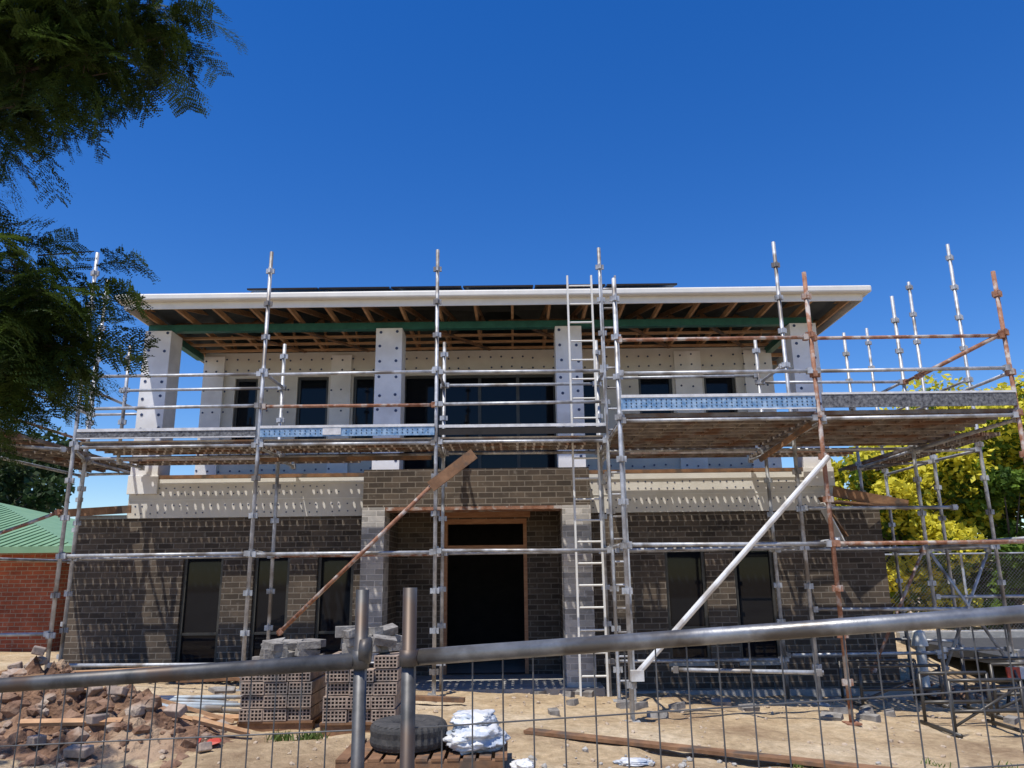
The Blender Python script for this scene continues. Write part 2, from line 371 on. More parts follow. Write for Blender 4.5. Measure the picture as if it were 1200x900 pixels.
for k in range(6):
    x0=-4.35+k*1.19
    b.obox((x0+.57,Y0+1.25,ZE+.54),1.16,1.7,.03,Matrix.Rotation(math.atan(rp)-.03,3,'X'))
b.build('solar_panels','solar',H)
b=MB()
b.box(-4.4,2.9,Y0+.5,Y0+.54,ZE+.22,ZE+.26)
for k in range(12): b.box(-4.3+k*.62,-4.26+k*.62,Y0+.45,Y0+.5,ZE+.12,ZE+.28)
b.build('solar_rails','galvD',H)
b=MB(); b.beam((4.95,11.95,2.88),(6.1,12.0,2.66),.03,.16); b.beam((4.9,11.9,2.72),(5.75,12.1,2.66),.25,.03); b.beam((4.75,12.0,2.8),(5.1,12.0,2.2),.12,.02)
b.beam((-7.1,12.1,2.7),(-6.0,12.15,2.76),.03,.12); b.box(-6.8,-2.42,12.1,12.16,.22,.36); b.build('lower_eave_boards','timberD',H)
b=MB(); b.beam((4.7,11.85,2.7),(5.0,11.9,2.05),.18,.02); b.build('hanging_flashing','white',H)

# ---------------------------------------------------------------- scaffolding
S=empty('scaffolding')
gal=MB(); rus=MB(); nod=MB(); nodr=MB()
def post(x,y,z1,rust=False,z0=None,nodes=True,lean=None):
    if z0 is None: z0=gz(x,y)-.02
    if lean is None: lean=R.uniform(-.025,.025)
    m=rus if rust else gal; n=nodr if rust else nod
    m.tube((x,y,z0),(x+lean,y,z1),.0265,10)
    if z0<1: n.box(x-.08,x+.08,y-.08,y+.08,z0+.01,z0+.03)
    z=.5
    while z<z1-.05:
        if z>z0+.1:
            xx=x+lean*(z-z0)/(z1-z0)
            n.tube((xx,y,z-.03),(xx,y,z+.03),.036,10)
            for dx,dy in ((1,0),(-1,0),(0,1),(0,-1)): n.box(xx+dx*.045-.014,xx+dx*.045+.014,y+dy*.045-.014,y+dy*.045+.014,z-.035,z+.035)
        z+=.5
def rail(p,q,rust=False,r=.023):
    p=(p[0],p[1],p[2]+R.uniform(-.012,.012)); q=(q[0],q[1],q[2]+R.uniform(-.012,.012))
    (rus if rust else gal).tube(p,q,r,8)
    n=nodr if rust else nod
    P=Vector(p);Q=Vector(q);d=(Q-P).normalized()
    for e,s_ in ((P,1),(Q,-1)):
        c=e+d*.05*s_; n.obox(c,.06,.07,.07,d.to_track_quat('X','Z').to_matrix())
FY,BY=10.4,11.4
FX=[-6.0,-3.49,-1.04,1.31]
for x in FX: post(x,FY,6.3 if x!=-6.0 else 6.32)
post(3.85,FY,6.36)
post(-6.4,BY,6.3); post(-7.3,FY-1,5.2); post(-7.3,13,5.5); post(-6.3,13.2,5.6)
for x in (-3.49,-1.04,1.31,3.78): post(x,BY,5.2)
post(-5.9,BY,5.2,z0=3.4)
post(1.27,9.0,5.27); post(3.65,9.0,5.32,True); post(6.04,9.0,5.3,True)
post(6.04,11.5,5.9); post(6.98,11.4,6.73); post(6.98,12.7,6.6); post(6.04,13.4,5.9); post(6.98,14.4,6.3); post(6.98,9.9,2.6,z0=None)
ends=[-6.0,-3.49,-1.04,1.31]
for i in range(3):
    a,c=ends[i],ends[i+1]
    for z in (2.0,3.46,4.0,4.46): rail((a,FY,z),(c,FY,z),rust=(z==4.0 and i==1))
    for z in (2.0,3.46): rail((a if i else -6.4,BY,z),(c,BY,z),rust=(i==1 and z==2.0))
    if i!=1: rail((a,BY+.0,4.5),(c,BY,4.5))
rail((-6.0,FY,.62),(-3.49,FY,.62)); rail((-3.49,BY,.5),(-1.04,BY,.5)); rail((1.31,BY,.5),(3.78,BY,.5))
for x in (-6.0,-3.49,-1.04,1.31,3.8):
    for z in (2.03,3.43,4.5): rail((x,FY,z),(x-(.4 if x==-6 else 0),BY,z))
for x in (-5.9,-3.49,1.4,3.78): rail((x,BY,3.4),(x,12.2,3.4))
for y in (FY-1,13):
    rail((-7.3,y,3.43),(-6.1,y+(1 if y<11 else 0),3.43)); rail((-7.3,y,4.46),(-6.1,y+(1 if y<11 else 0),4.46))
for z in (2.0,3.4,4.0,4.46): rail((-7.3,FY-1,z),(-7.3,13,z),rust=z==4.0)
for z in (2.0,3.4,4.46): rail((-6.35,BY,z),(-6.3,13.2,z))
rail((-8.6,10.0,1.55),(-6.05,10.38,2.6),True); rail((-8.6,FY,1.0),(-6.0,FY,1.02))
for a,c,y in ((1.27,3.65,9.0),(3.65,6.04,9.0)):
    for z in (2.0,3.46,4.05,4.46): rail((a,y,z),(c,y,z),rust=(z==4.46) or (z==2.0 and a>3))
for x in (1.29,3.72,6.04):
    for z in (2.03,3.43): rail((x,9.0,z),(x+.02,11.4,z))
for z in (.55,2.0,3.46,4.0,4.5): rail((3.78,BY,z),(6.04,11.5,z),rust=z==4.0)
rail((1.31,BY,2.0),(3.78,BY,2.0)); rail((1.31,FY,2.0),(3.85,FY,2.0)); rail((1.31,BY,3.46),(3.78,BY,3.46)); rail((1.31,BY,4.6),(3.78,BY,4.6))
rail((3.85,FY,2.5),(5.95,FY,2.5)); rail((3.85,FY,1.2),(5.95,FY,1.2))
for z in (2.0,3.43,4.0,4.5): rail((6.04,9.0,z),(6.04,11.5,z),rust=z>4); rail((6.98,11.4,z),(6.98,12.7,z)); rail((6.98,12.7,z),(6.98,14.4,z)); rail((6.04,11.5,z),(6.04,13.4,z))
for z in (.6,2.0,3.43): rail((6.04,11.5,z),(6.98,11.4,z)); rail((6.04,13.4,z),(6.98,12.7,z))
rail((6.04,9.0,2.0),(8.2,9.3,2.02)); rail((6.04,11.5,1.3),(8.5,11.5,1.3))
rail((3.4,9.0,.6),(1.8,9.4,.6))
rail((4.9,9.05,3.95),(6.02,9.0,4.5),True,.026); rail((6.98,11.4,.3),(6.04,11.5,2.0)); rail((6.1,11.6,.3),(6.95,11.5,2.0)); rail((5.0,11.45,.3),(6.0,11.5,2.0),True)
rail((-3.04,10.3,.99),(-1.02,10.3,2.93),True,.027)
gal.build('galvanised_tubes','galv',S,True); rus.build('rusty_tubes','rust',S,True); nod.build('couplers','galv',S); nodr.build('rusty_couplers','rust',S)
b=MB(); b.tube((1.33,8.93,.62),(3.69,8.93,2.99),.034,10); b.box(1.26,1.4,8.88,8.98,.55,.66); b.build('diagonal_brace','galvL',S,False)
b=MB(); b.beam((-1.1,10.25,2.84),(-.52,10.25,3.28),.04,.15); b.beam((3.2,9.9,3.1),(3.62,9.2,3.42),.04,.06)
b.beam((-3.7,BY-.2,3.37),(-1.2,BY-.15,3.38),.1,.05); b.build('timber_props','timberD',S)
pl=MB(); pr=MB()
def deck(x0,x1,y0,y1,z,along='X'):
    w=.225; gp=.018
    if along=='X':
        y=y0
        while y+w<=y1+.01:
            dz=R.uniform(-.006,.006)
            pl.quad((x0,y,z+dz),(x1,y,z+dz),(x1,y+w,z+dz),(x0,y+w,z+dz))
            pr.box(x0,x1,y,y+.012,z+dz-.05,z+dz-.0015); pr.box(x0,x1,y+w-.012,y+w,z+dz-.05,z+dz-.0015)
            x=x0+.05
            while x<x1-.03: pr.box(x,x+.03,y+.013,y+w-.013,z+dz-.04,z+dz-.0015); x+=.3
            y+=w+gp
    else:
        x=x0
        while x+w<=x1+.01:
            dz=R.uniform(-.006,.006)
            pl.quad((x,y0,z+dz),(x+w,y0,z+dz),(x+w,y1,z+dz),(x,y1,z+dz))
            pr.box(x,x+.012,y0,y1,z+dz-.05,z+dz-.0015); pr.box(x+w-.012,x+w,y0,y1,z+dz-.05,z+dz-.0015)
            y=y0+.05
            while y<y1-.03: pr.box(x+.013,x+w-.013,y,y+.03,z+dz-.04,z+dz-.0015); y+=.3
            x+=w+gp
for i in range(3): deck(ends[i]+.02,ends[i+1]-.02,FY+.04,BY+.2,3.54)
deck(1.33,3.64,9.03,11.45,3.55); deck(3.68,6.1,9.03,11.55,3.56)
deck(-5.98,-3.52,11.68,12.19,3.49); deck(-3.48,-2.42,11.68,12.19,3.49); deck(1.36,3.7,11.62,12.15,3.50); deck(3.75,5.3,11.66,12.17,3.50)
deck(6.1,7.0,10.6,14.4,3.55,'Y')
deck(-7.28,-6.3,9.3,13.2,3.53,'Y')
pl.build('deck_planks','plank',S); pr.build('deck_plank_ribs','plankrib',S)
tb=MB(); tb.box(-5.97,-3.52,10.36,10.375,3.56,3.7)
tb.box(3.7,6.02,8.955,8.968,3.58,3.76); tb.build('toe_board_dark','toe_d',S)
tb=MB(); tb.box(-5.97,-3.52,10.35,10.359,3.66,3.7); tb.box(-5.97,-3.52,10.35,10.359,3.56,3.575); tb.box(-1.01,1.28,10.36,10.375,3.66,3.7); tb.box(-3.46,-1.07,10.35,10.359,3.68,3.715); tb.box(-2.6,-2.35,10.35,10.359,3.58,3.67)
tb.box(1.3,3.62,8.95,8.958,3.73,3.765); tb.box(1.3,3.62,8.95,8.958,3.57,3.585); tb.box(3.7,6.02,8.948,8.954,3.74,3.765)
tb.build('toe_board_white','toe_w',S)
tb=MB(); tb.box(-3.46,-1.07,10.36,10.375,3.56,3.7); tb.box(1.3,3.62,8.96,8.972,3.57,3.76); tb.build('toe_board_blue','toe_b',S)
tb=MB(); tb.box(-1.01,1.28,10.365,10.376,3.56,3.65)
x=1.36
while x<3.6:
    for z in (3.62,3.66,3.70): tb.tube((x,8.96,z),(x,8.955,z),.008,6)
    x+=.06
x=-3.4
while x<-1.1:
    if not -2.62<x<-2.33:
        for z in (3.6,3.64): tb.tube((x,10.36,z),(x,10.355,z),.008,6)
    x+=.07
tb.build('toe_board_holes','dark',S)
def ladder(name,x,y,w,z0,z1,mat,lean=0,parent=None):
    l=MB()
    for s_ in (0,w): l.beam((x+s_,y,z0),(x+s_,y+lean,z1),.026,.06)
    z=z0+.25
    while z<z1-.1:
        yy=y+lean*(z-z0)/(z1-z0); l.tube((x,yy,z),(x+w,yy,z),.014,8); z+=.29
    return l.build(name,mat,parent)
ladder('ladder',.85,10.75,.36,gz(1,10.75),6.05,'fascia',.1)
ladder('ladder',1.28,10.2,.2,gz(1,10.2),5.8,'galv',.05).name='ladder.001'

# ---------------------------------------------------------------- temporary fence
F=empty('temporary_fence')
def panel(p0,p1,tag,mat):
    p0=Vector(p0);p1=Vector(p1); d=p1-p0; n=int(math.hypot(d.x,d.y)/.068)
    t=MB(); t.tube(p0,p1,.0185,16); t.tube(p0-Vector((0,0,1.75)),p1-Vector((0,0,1.75)),.0185,12)
    t.tube(p1+Vector((0,0,.02)),p1-Vector((0,0,1.8)),.0175,12)
    t.build(tag+'_rails',mat,F,True)
    w=MB()
    for k in range(1,n):
        q=p0+d*k/n; j=Vector((R.uniform(-.004,.004),R.uniform(-.004,.004),0)); w.tube(q,q+j*.3-Vector((0,0,.4)),.0019,5); w.tube(q+j*.3-Vector((0,0,.4)),q+j-Vector((0,0,1.75)),.0019,5)
    k=1
    while k*.15<1.72:
        o=Vector((0,-.003,-k*.15)); w.tube(p0+o,p1+o,.0019,5); k+=1
    w.build(tag+'_mesh','shade',F)
panel((-.235,1.86,1.517),(2.1,1.68,1.665),'panel_a','galvM')
panel((-.375,1.9,1.507),(-2.55,2.5,1.335),'panel_b','galvD')  # tree shade on this panel is put in by the darker steel colour
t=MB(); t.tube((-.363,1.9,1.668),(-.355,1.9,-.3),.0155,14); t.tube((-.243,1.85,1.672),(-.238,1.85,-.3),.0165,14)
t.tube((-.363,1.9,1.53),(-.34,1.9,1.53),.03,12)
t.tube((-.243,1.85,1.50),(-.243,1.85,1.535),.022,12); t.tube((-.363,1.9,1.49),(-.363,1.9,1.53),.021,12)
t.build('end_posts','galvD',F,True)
t=MB()
for x,y in ((-.3,1.88),(2.1,1.68),(-2.55,2.5)): t.box(x-.3,x+.3,y-.11,y+.11,gz(x,y)-.01,gz(x,y)+.13)
t.build('concrete_feet','concrete',F,bevel=.02)

# ---------------------------------------------------------------- site clutter
def brickstack(name,x0,x1,y,z0,rows,rg):
    e=empty(name); a=MB(); h=MB(); gbk=MB()
    for r in range(rows):
        z=z0+.1+r*.122
        x=x0+rg.uniform(-.02,.02)
        while x+.23<=x1+.03:
            if r==rows-1 and rg.random()<.3: x+=.235; continue
            jy=y+rg.uniform(-.03,.03); jx=x+rg.uniform(-.004,.004)
            a.box(jx,jx+.23,jy+.03,jy+.6,z,z+.11); h.box(jx+.008,jx+.222,jy+.012,jy+.0295,z+.008,z+.102)
            for q in range(4): zz=z+q*.0335; a.box(jx,jx+.23,jy,jy+.029,zz,zz+.011)
            for q in range(7): xx=jx+q*.0363; a.box(xx,xx+.0122,jy+.0006,jy+.028,z+.002,z+.109)
            x+=.235
    top=z0+.1+rows*.122
    for k in range(22):
        rot=Matrix.Rotation(rg.uniform(-.8,.8),3,'Z')@Matrix.Rotation(rg.choice([0,0,1.57,.3]),3,'X')@Matrix.Rotation(rg.uniform(-.2,.2),3,'Y')
        gbk.obox((rg.uniform(x0+.1,x1-.1),y+rg.uniform(.1,.5),top+.04+(k//8)*.08),.23,.11,.076,rot)
    a.build('cored_bricks','pinkbrick',e); h.build('core_holes','dark',e); gbk.build('loose_grey_bricks','greybrick',e,bevel=.004)
    p=MB()
    for yy in (y+.02,y+.3,y+.52): p.box(x0-.02,x1+.02,yy,yy+.08,z0-.06,z0+.075)
    p.box(x0-.02,x1+.02,y,y+.6,z0+.078,z0+.097); p.build('pallet_boards','timberD',e)
brickstack('brick_pallet',-2.72,-2.02,8.1,gz(-2.3,8),4,R)
brickstack('brick_pallet.001',-1.86,-1.14,7.9,gz(-1.6,7.9),5,R)
P=MB(); px0,px1,py0,py1=-1.42,-.1,6.55,7.35; pz=gz(-.8,7)-.02
for y in (py0,py0+.36,py1-.08): P.box(px0,px1,y,y+.09,pz-.05,pz+.09)
x=px0
while x<px1: P.box(x,x+.095,py0+R.uniform(-.01,.01),py1+.01,pz+.092,pz+.112); x+=.125
P.build('wooden_pallet','timberD')
def tyre(name,c,R0,w):
    m=MB(); n=72; prof=[]
    for k in range(28):
        a=2*math.pi*k/28
        rr=R0-.11+.11*math.copysign(abs(math.cos(a))**.6,math.cos(a)); zz=w/2*math.copysign(abs(math.sin(a))**.6,math.sin(a))
        prof.append((rr,zz))
    for i in range(n):
        t=2*math.pi*i/n
        for k,(rr,zz) in enumerate(prof):
            q=rr
            if rr>R0-.02 and (i%2==0): q-=.011
            if rr>R0-.02 and abs(zz)<.03 : q-=.008
            m.v.append((c[0]+q*math.cos(t),c[1]+q*math.sin(t),c[2]+zz))
    for i in range(n):
        for k in range(28):
            i2=(i+1)%n;k2=(k+1)%28; m.f.append((i*28+k,i2*28+k,i2*28+k2,i*28+k2))
    return m.build(name,'rubber')
tyre('car_tyre',(-.9,6.95,pz+.225),.325,.215)
def bag(name,c,sx,sy,sz,rg,mat='bag'):
    m=MB(); nu,nv=48,30
    off=rg.uniform(0,50)
    for j in range(nv+1):
        ph=math.pi*j/nv
        for i in range(nu):
            t=2*math.pi*i/nu
            d=Vector((math.sin(ph)*math.cos(t),math.sin(ph)*math.sin(t),math.cos(ph)))
            f=lambda v,p:math.copysign(abs(v)**p,v)
            k=.9+.3*noise.noise(d*1.8+Vector((off,0,0)))+.35*abs(noise.noise(d*3.5+Vector((0,off,0))))+.1*noise.noise(d*10+Vector((0,off,0)))
            m.v.append((c[0]+f(d.x,.8)*sx*k,c[1]+f(d.y,.8)*sy*k,c[2]+f(d.z,.9)*sz*k))
    for j in range(nv):
        for i in range(nu):
            i2=(i+1)%nu; m.f.append((j*nu+i,j*nu+i2,(j+1)*nu+i2,(j+1)*nu+i))
    return m.build(name,mat,smooth=True)
bag('plastic_bag',(-.33,6.95,pz+.19),.25,.3,.1,R); bag('plastic_bag.001',(-.36,7.05,pz+.30),.18,.22,.07,R)
bag('plastic_bag.002',(1.0,7.15,gz(1.0,7.15)+.01),.16,.1,.025,R)
bag('plastic_bag.004',(.05,6.7,gz(.05,6.7)+.03),.09,.09,.05,R)
def lie(mb,x0,y0,x1,y1,w,h,dz=0): mb.beam((x0,y0,gz(x0,y0,False)+h/2+dz),(x1,y1,gz(x1,y1,False)+h/2+dz),w,h)
b=MB(); lie(b,.1,8.1,3.2,6.75,.15,.03,.02); b.build('timber_plank','timberD')
b=MB(); lie(b,-5.0,8.6,-3.6,9.6,.15,.04,.35); b.build('timber_plank.001','timber')
b=MB(); lie(b,-3.3,9.9,-.6,9.6,.1,.05,.05); b.build('timber_plank.002','timberD')
b=MB()
for k in range(6):
    x0=-5.6+R.uniform(-.3,.3); y0=9.0+R.uniform(-.3,.6); q=(x0+2.6,y0+R.uniform(-.3,.2))
    b.tube((x0,y0,gz(x0,y0)+.03+.03*(k%2)),(q[0],q[1],gz(*q)+.03+.02*(k%3)),.022,8)
b.build('pvc_pipes','pvc',smooth=True)
b=MB(); n=90
def mound(x,y):
    h=.46*math.exp(-((x+4.6)/1.0)**2-((y-7.8)/.6)**2)+.26*math.exp(-((x+3.5)/.6)**2-((y-7.3)/.5)**2)
    return h*(1+.6*noise.noise(Vector((x*3,y*3,0)))+.4*noise.noise(Vector((x*9,y*9,2)))+.25*noise.noise(Vector((x*20,y*20,2))))
for j in range(n+1):
    for i in range(n+1):
        x=-7+4.6*i/n; y=6.0+3.4*j/n; b.v.append((x,y,gz(x,y)-.03+mound(x,y)))
for j in range(n):
    for i in range(n): a=j*(n+1)+i; b.f.append((a,a+1,a+n+2,a+n+1))
b.build('dirt_mound','dirt')
b=MB()
for k in range(800):
    x=R.gauss(-4.3,.95); y=R.gauss(7.6,.6)
    if -6.9<x<-2.6 and 6.1<y<9.2: b.rock((x,y,gz(x,y)-.03+mound(x,y)),R.choice([.015,.02,.02,.03,.03,.04,.05,.06,.11]),R)
b.build('dirt_clods','clod')
b=MB()
for k in range(18):
    x=R.gauss(-4.2,.7); y=R.gauss(7.4,.45)
    rot=Matrix.Rotation(R.uniform(0,3),3,'Z')@Matrix.Rotation(R.uniform(-.7,.7),3,'X')
    b.obox((x,y,gz(x,y)+mound(x,y)+.02),R.uniform(.1,.24),.11,.07,rot)
b.build('broken_bricks','pinkbrick',bevel=.01)
b=MB()
for k in range(10):
    x=R.uniform(-5.4,-2.9); y=R.uniform(6.9,8.3); a=R.uniform(-.6,.6); l=R.uniform(.3,.9); z=gz(x,y)+mound(x,y)+.05
    b.beam((x,y,z),(x+l*math.cos(a),y+l*math.sin(a),gz(x+l*math.cos(a),y+l*math.sin(a))+mound(x+l*math.cos(a),y+l*math.sin(a))+.04),.07,.03,R.uniform(-.5,.5))
b.build('timber_scraps','timber')
b=MB()
for k in range(1700):
    x=R.uniform(-6.5,7); y=R.uniform(6,11.8); r=R.choice([.008,.01,.012,.015,.02,.03])
    if noise.noise(Vector((x,y*1.4,9)))<-.1: continue
    b.rock((x,y,gz(x,y)+r*.2),r,R)
b.build('scattered_gravel','rock')
b=MB()
for k in range(46):
    x=R.uniform(.2,6.2); y=R.uniform(9.2,11.7)
    if k%3==0: x=R.uniform(-4,-1)
    rot=Matrix.Rotation(R.uniform(0,3),3,'Z')@Matrix.Rotation(R.uniform(-.5,.5),3,'X')
    b.obox((x,y,gz(x,y)+.02),R.choice([.23,.23,.12]),.11,.076,rot)
b.build('loose_bricks','greybrick')
b=MB()
for k in range(45):
    x=R.gauss(1.2,.7); y=R.gauss(7.1,.2); r=R.uniform(.01,.04); b.rock((x,y,gz(x,y)+r*.3),r,R)
b.build('mortar_rubble','concrete')
b=MB()
def weed(cx,cy,n,h):
    for k in range(n):
        a=R.uniform(0,6.28); r=R.uniform(0,.12); x=cx+r*math.cos(a);y=cy+r*math.sin(a);z=gz(x,y)
        t=Vector((R.uniform(-.8,.8),R.uniform(-.8,.8),1)).normalized()*R.uniform(.4,1)*h
        s_=Vector((math.cos(a+1),math.sin(a+1),0))*.006
        p=Vector((x,y,z)); b.quad(p-s_,p+s_,p+t*.7+s_*1.5,p+t)
for k in range(12): weed(R.choice([R.uniform(1.8,2.4),R.uniform(3.2,5)]),R.uniform(6.5,7.4),R.randint(8,26),R.uniform(.04,.08))
for k in range(5): weed(-1.95+R.uniform(-.4,.2),7.6+R.uniform(-.1,.1),40,.11)
b.build('weeds','weed')
b=MB()
for p in ((-2.75,7.1),(-2.6,7.15),(-2.95,7.3)): b.rock((p[0],p[1],gz(*p)+.04),.09,R,.3)
b.build('red_plastic_scrap','red')
B=empty('safety_barrier'); z=gz(7.0,10.8)
b=MB()
for k in range(4): b.beam((6.5+k*.34,10.8,z+.42),(6.67+k*.34,10.8,z+.42),.025,.15)
b.build('red_bands','red',B)
b=MB()
for k in range(4): b.beam((6.672+k*.34,10.8,z+.42),(6.838+k*.34,10.8,z+.42),.024,.149)
b.build('white_bands','toe_w',B)
b=MB()
for x in (6.6,7.7): b.beam((x,10.6,z),(x,10.82,z+.5),.03,.03); b.beam((x,11.05,z),(x,10.83,z+.5),.03,.03)
b.build('legs','galvD',B)
def trestle(name,x,y,w,h):
    m=MB(); z=gz(x,y)
    for dx in (0,w):
        m.tube((x+dx,y,z),(x+dx,y,z+h),.02,8); m.tube((x+dx,y+.6,z),(x+dx,y+.6,z+h),.02,8); m.tube((x+dx,y-.1,z+.03),(x+dx,y+.7,z+.03),.022,8)
    for yy in (y,y+.6):
        for zz in (z+h,z+h*.45): m.tube((x,yy,zz),(x+w,yy,zz),.02,8)
    m.tube((x,y,z+.1),(x+w,y,z+h*.9),.015,8)
    m.build(name,'alum',smooth=True)
trestle('steel_trestle',4.55,8.6,.75,.55); trestle('steel_trestle.001',5.6,9.6,1.1,.6); trestle('steel_trestle.002',4.3,10.2,1.0,.5)
b=MB(); z=gz(6.2,12.4); b.tube((6.25,12.5,z),(6.25,12.5,z+.75),.07,12); b.tube((6.25,12.5,z+.75),(6.25,12.5,z+.95),.12,12,.09); b.tube((6.25,12.5,z+.95),(6.25,12.5,z+1.0),.09,12,.02); b.build('water_meter_post','fascia')
b=MB()
for k in range(70): x=R.gauss(6.6,.4);y=R.gauss(12.3,.3); b.rock((x,y,gz(x,y)+R.uniform(0,.15)),R.uniform(.04,.16),R)
b.build('clay_rubble_pile','clod')
bag('plastic_bag.005',(7.3,11.6,gz(7.3,11.6)+.08),.3,.2,.09,R)
b=MB()
for k in range(14):
    z=gz(-6,11.5); x=-6.6+R.uniform(0,3); b.beam((x,11.5+R.uniform(-.2,.2),z+.05+.03*(k%4)),(x+1.4,11.6+R.uniform(-.3,.3),z+.06+.03*(k%4)),.09,.04)
b.build('timber_offcuts','timberD')

# ---------------------------------------------------------------- surroundings
b=MB(); b.box(8.2,60,13.4,17.2,.1,.262); b.build('road','asphalt')
b=MB(); b.box(8.2,60,17.2,17.36,.1,.39); b.box(8.2,60,13.25,13.4,.1,.39); b.build('kerb','concrete')
C=empty('chainlink_fence')
p=MB(); w=MB(); x=7.8
while x<24:
    p.tube((x,18,.2),(x,18,2.05),.03,8); x+=2.4
p.tube((7.8,18,2.03),(24,18,2.03),.02,8); p.tube((7.8,18,.35),(24,18,.35),.015,8)
x=7.8
while x<22.3:
    for s_ in (1,-1):
        xa,xb=(x,x+1.68) if s_==1 else (x+1.68,x)
        w.tube((xa,18+.004*s_,.35),(xb,18+.004*s_,2.03),.004,3)
    x+=.08
p.build('posts','galv',C); w.build('wire_mesh','galvM',C)

def foliage(mb,clumps,n,size,rg,elong=1.8):
    for (c,r) in clumps:
        for k in range(n):
            d=Vector((rg.gauss(0,1),rg.gauss(0,1),rg.gauss(0,1))).normalized()*r*(rg.random()**.45)
            p=Vector(c)+Vector((d.x,d.y,d.z*.8))
            s_=size*rg.uniform(.6,1.3)
            a=Vector((rg.gauss(0,1),rg.gauss(0,1),rg.gauss(0,.7))).normalized(); bq=a.cross(Vector((rg.gauss(0,1),rg.gauss(0,1),rg.gauss(0,1)))).normalized()
            mb.quad(p-a*s_*elong/2,p-bq*s_/2,p+a*s_*elong/2,p+bq*s_/2)
def tree(name,base,h,cr,nc,nl,size,mat,rg,flower=None,low=.35,trunk=.15,clr=.32):
    e=empty(name); t=MB(); base=Vector(base); f=MB(); fl=MB()
    top=base+Vector((rg.uniform(-.3,.3),rg.uniform(-.3,.3),h*.55))
    t.tube(base-Vector((0,0,.2)),top,trunk,10,trunk*.55)
    cl=[]
    for k in range(nc):
        a=rg.uniform(0,6.28); u=rg.random()**.5; zz=rg.uniform(low,1)
        rad=cr*u*math.sqrt(max(.05,1-((zz-.5-low/2)/(.62))**2))
        c=base+Vector((rad*math.cos(a),rad*math.sin(a),h*zz-cr*clr*.5))
        cl.append((c,cr*clr*rg.uniform(.6,1.2)))
        s0=base.lerp(top,rg.uniform(.6,1)); t.tube(s0,c,trunk*.28,6,trunk*.06)
    t.build('trunk_and_limbs','bark',e,True)
    foliage(f,cl,nl,size,rg); f.build('leaves',mat,e)
    if flower:
        sub=[(c+Vector((0,-.3,r*.25)),r*1.08) for c,r in cl if rg.random()<flower]
        foliage(fl,sub,int(nl*1.3),size*.95,rg); fl.build('blossom','leafY',e)
rg=random.Random(5)
tree('wattle_tree',(13.8,22.5,.25),6.8,3.0,44,360,.12,'leafG',rg,flower=.97,low=.2)
tree('shrub_tree',(12.6,20.2,.25),3.9,1.5,24,420,.1,'leafG',rg,low=.12)
tree('wattle_tree.001',(10.3,21.5,.25),4.7,2.2,34,330,.12,'leafG',rg,flower=.97,low=.15)
tree('shrub_tree.001',(15.5,20.5,.25),3.4,1.7,24,400,.12,'leafG',rg,low=.1)
tree('gum_tree',(-17.5,25,.25),6.6,3.0,34,420,.14,'leafD',rg,low=.3)
tree('gum_tree.001',(-24,33,.25),8,4,34,320,.2,'leafD',rg,low=.3)

N_=empty('neighbour_house')
b=MB(); b.box(-20,-9.6,16.6,26,0,2.3); b.build('red_brick_walls','brickR',N_)
b=MB(); e0=2.36; c1=(-20.5,16,e0);c2=(-9.0,16,e0);c3=(-9.0,26.6,e0);c4=(-20.5,26.6,e0);r1=(-15.2,21.3,e0+1.45);r2=(-14.3,21.3,e0+1.45)
b.quad(c1,c2,r2,r1); b.quad(c3,c4,r1,r2); i=len(b.v); b.v+=[c2,c3,r2,c4,c1,r1]; b.f+=[(i,i+1,i+2),(i+3,i+4,i+5)]
o=b.build('green_hip_roof','greenroof',N_); s=o.modifiers.new('s','SOLIDIFY'); s.thickness=.05
b=MB(); x=-20.3
while x<-9.2:
    t=min(1,max(.02,(x+20.5)/5.3)) if x<-15.2 else (1 if x<-14.3 else max(.02,(-9.0-x)/5.3))
    b.beam((x,15.98,e0+.012),(x,16+5.3*t,e0+1.45*t+.012),.03,.02); x+=.2
b.build('roof_ribs','greenroof',N_)
b=MB(); b.box(-20.6,-8.9,15.84,15.96,e0-.13,e0+.0); b.box(-8.98,-8.86,16.0,26.6,e0-.13,e0+.0); b.build('gutter','greenroof',N_)
b=MB(); b.box(-20.4,-9.05,16.02,16.6,e0-.1,e0-.07); b.build('eave_soffit','white',N_)
b=MB(); b.box(-14,-12.6,16.55,16.6,.9,2.0); b.build('side_window','glass',N_)

# ---------------------------------------------------------------- jacaranda overhanging from the left
def frond_verts(L,rg,npin=11,nleaf=9):
    q=[]; stem=[]
    droop=rg.uniform(.1,.5); side=rg.uniform(-.15,.15)
    def rach(t): return Vector((L*t,side*L*t*t,-droop*L*t*t))
    for k in range(npin):
        t=.15+.85*k/(npin-1); base=rach(t)
        pl_=L*.36*math.sin(math.pi*min(1,.18+.78*(1-t)+.06))**.7*rg.uniform(.8,1.12)+.012
        for sd in (-1,1):
            if rg.random()<.05: continue
            dr=Vector((.55+rg.uniform(-.12,.12),sd,-.18+rg.uniform(-.25,.25))).normalized()
            stem.append((base,base+dr*pl_))
            pn=dr.cross(Vector((0,0,1))).normalized()
            for j in range(nleaf):
                u=(j+.6)/nleaf; c=base+dr*pl_*u+Vector((0,0,-.18*pl_*u*u))
                for s2 in (-1,1):
                    ls=.0165*(1-.45*abs(u-.4))*rg.uniform(.8,1.2)
                    d=(dr*.5+pn*s2+Vector((0,0,rg.uniform(-.5,.5)))).normalized(); sdv=d.cross(Vector((0,0,1))).normalized()*ls*.36
                    q.append((c,c+d*ls*.5+sdv,c+d*ls,c+d*ls*.5-sdv))
    for k in range(5): stem.append((rach(k/5),rach((k+1)/5)))
    return q,stem
J=empty('jacaranda_tree'); jr=random.Random(21)
prot=[frond_verts(jr.uniform(.24,.36),jr) for _ in range(10)]
lv=MB(); st=MB(); wood=MB()
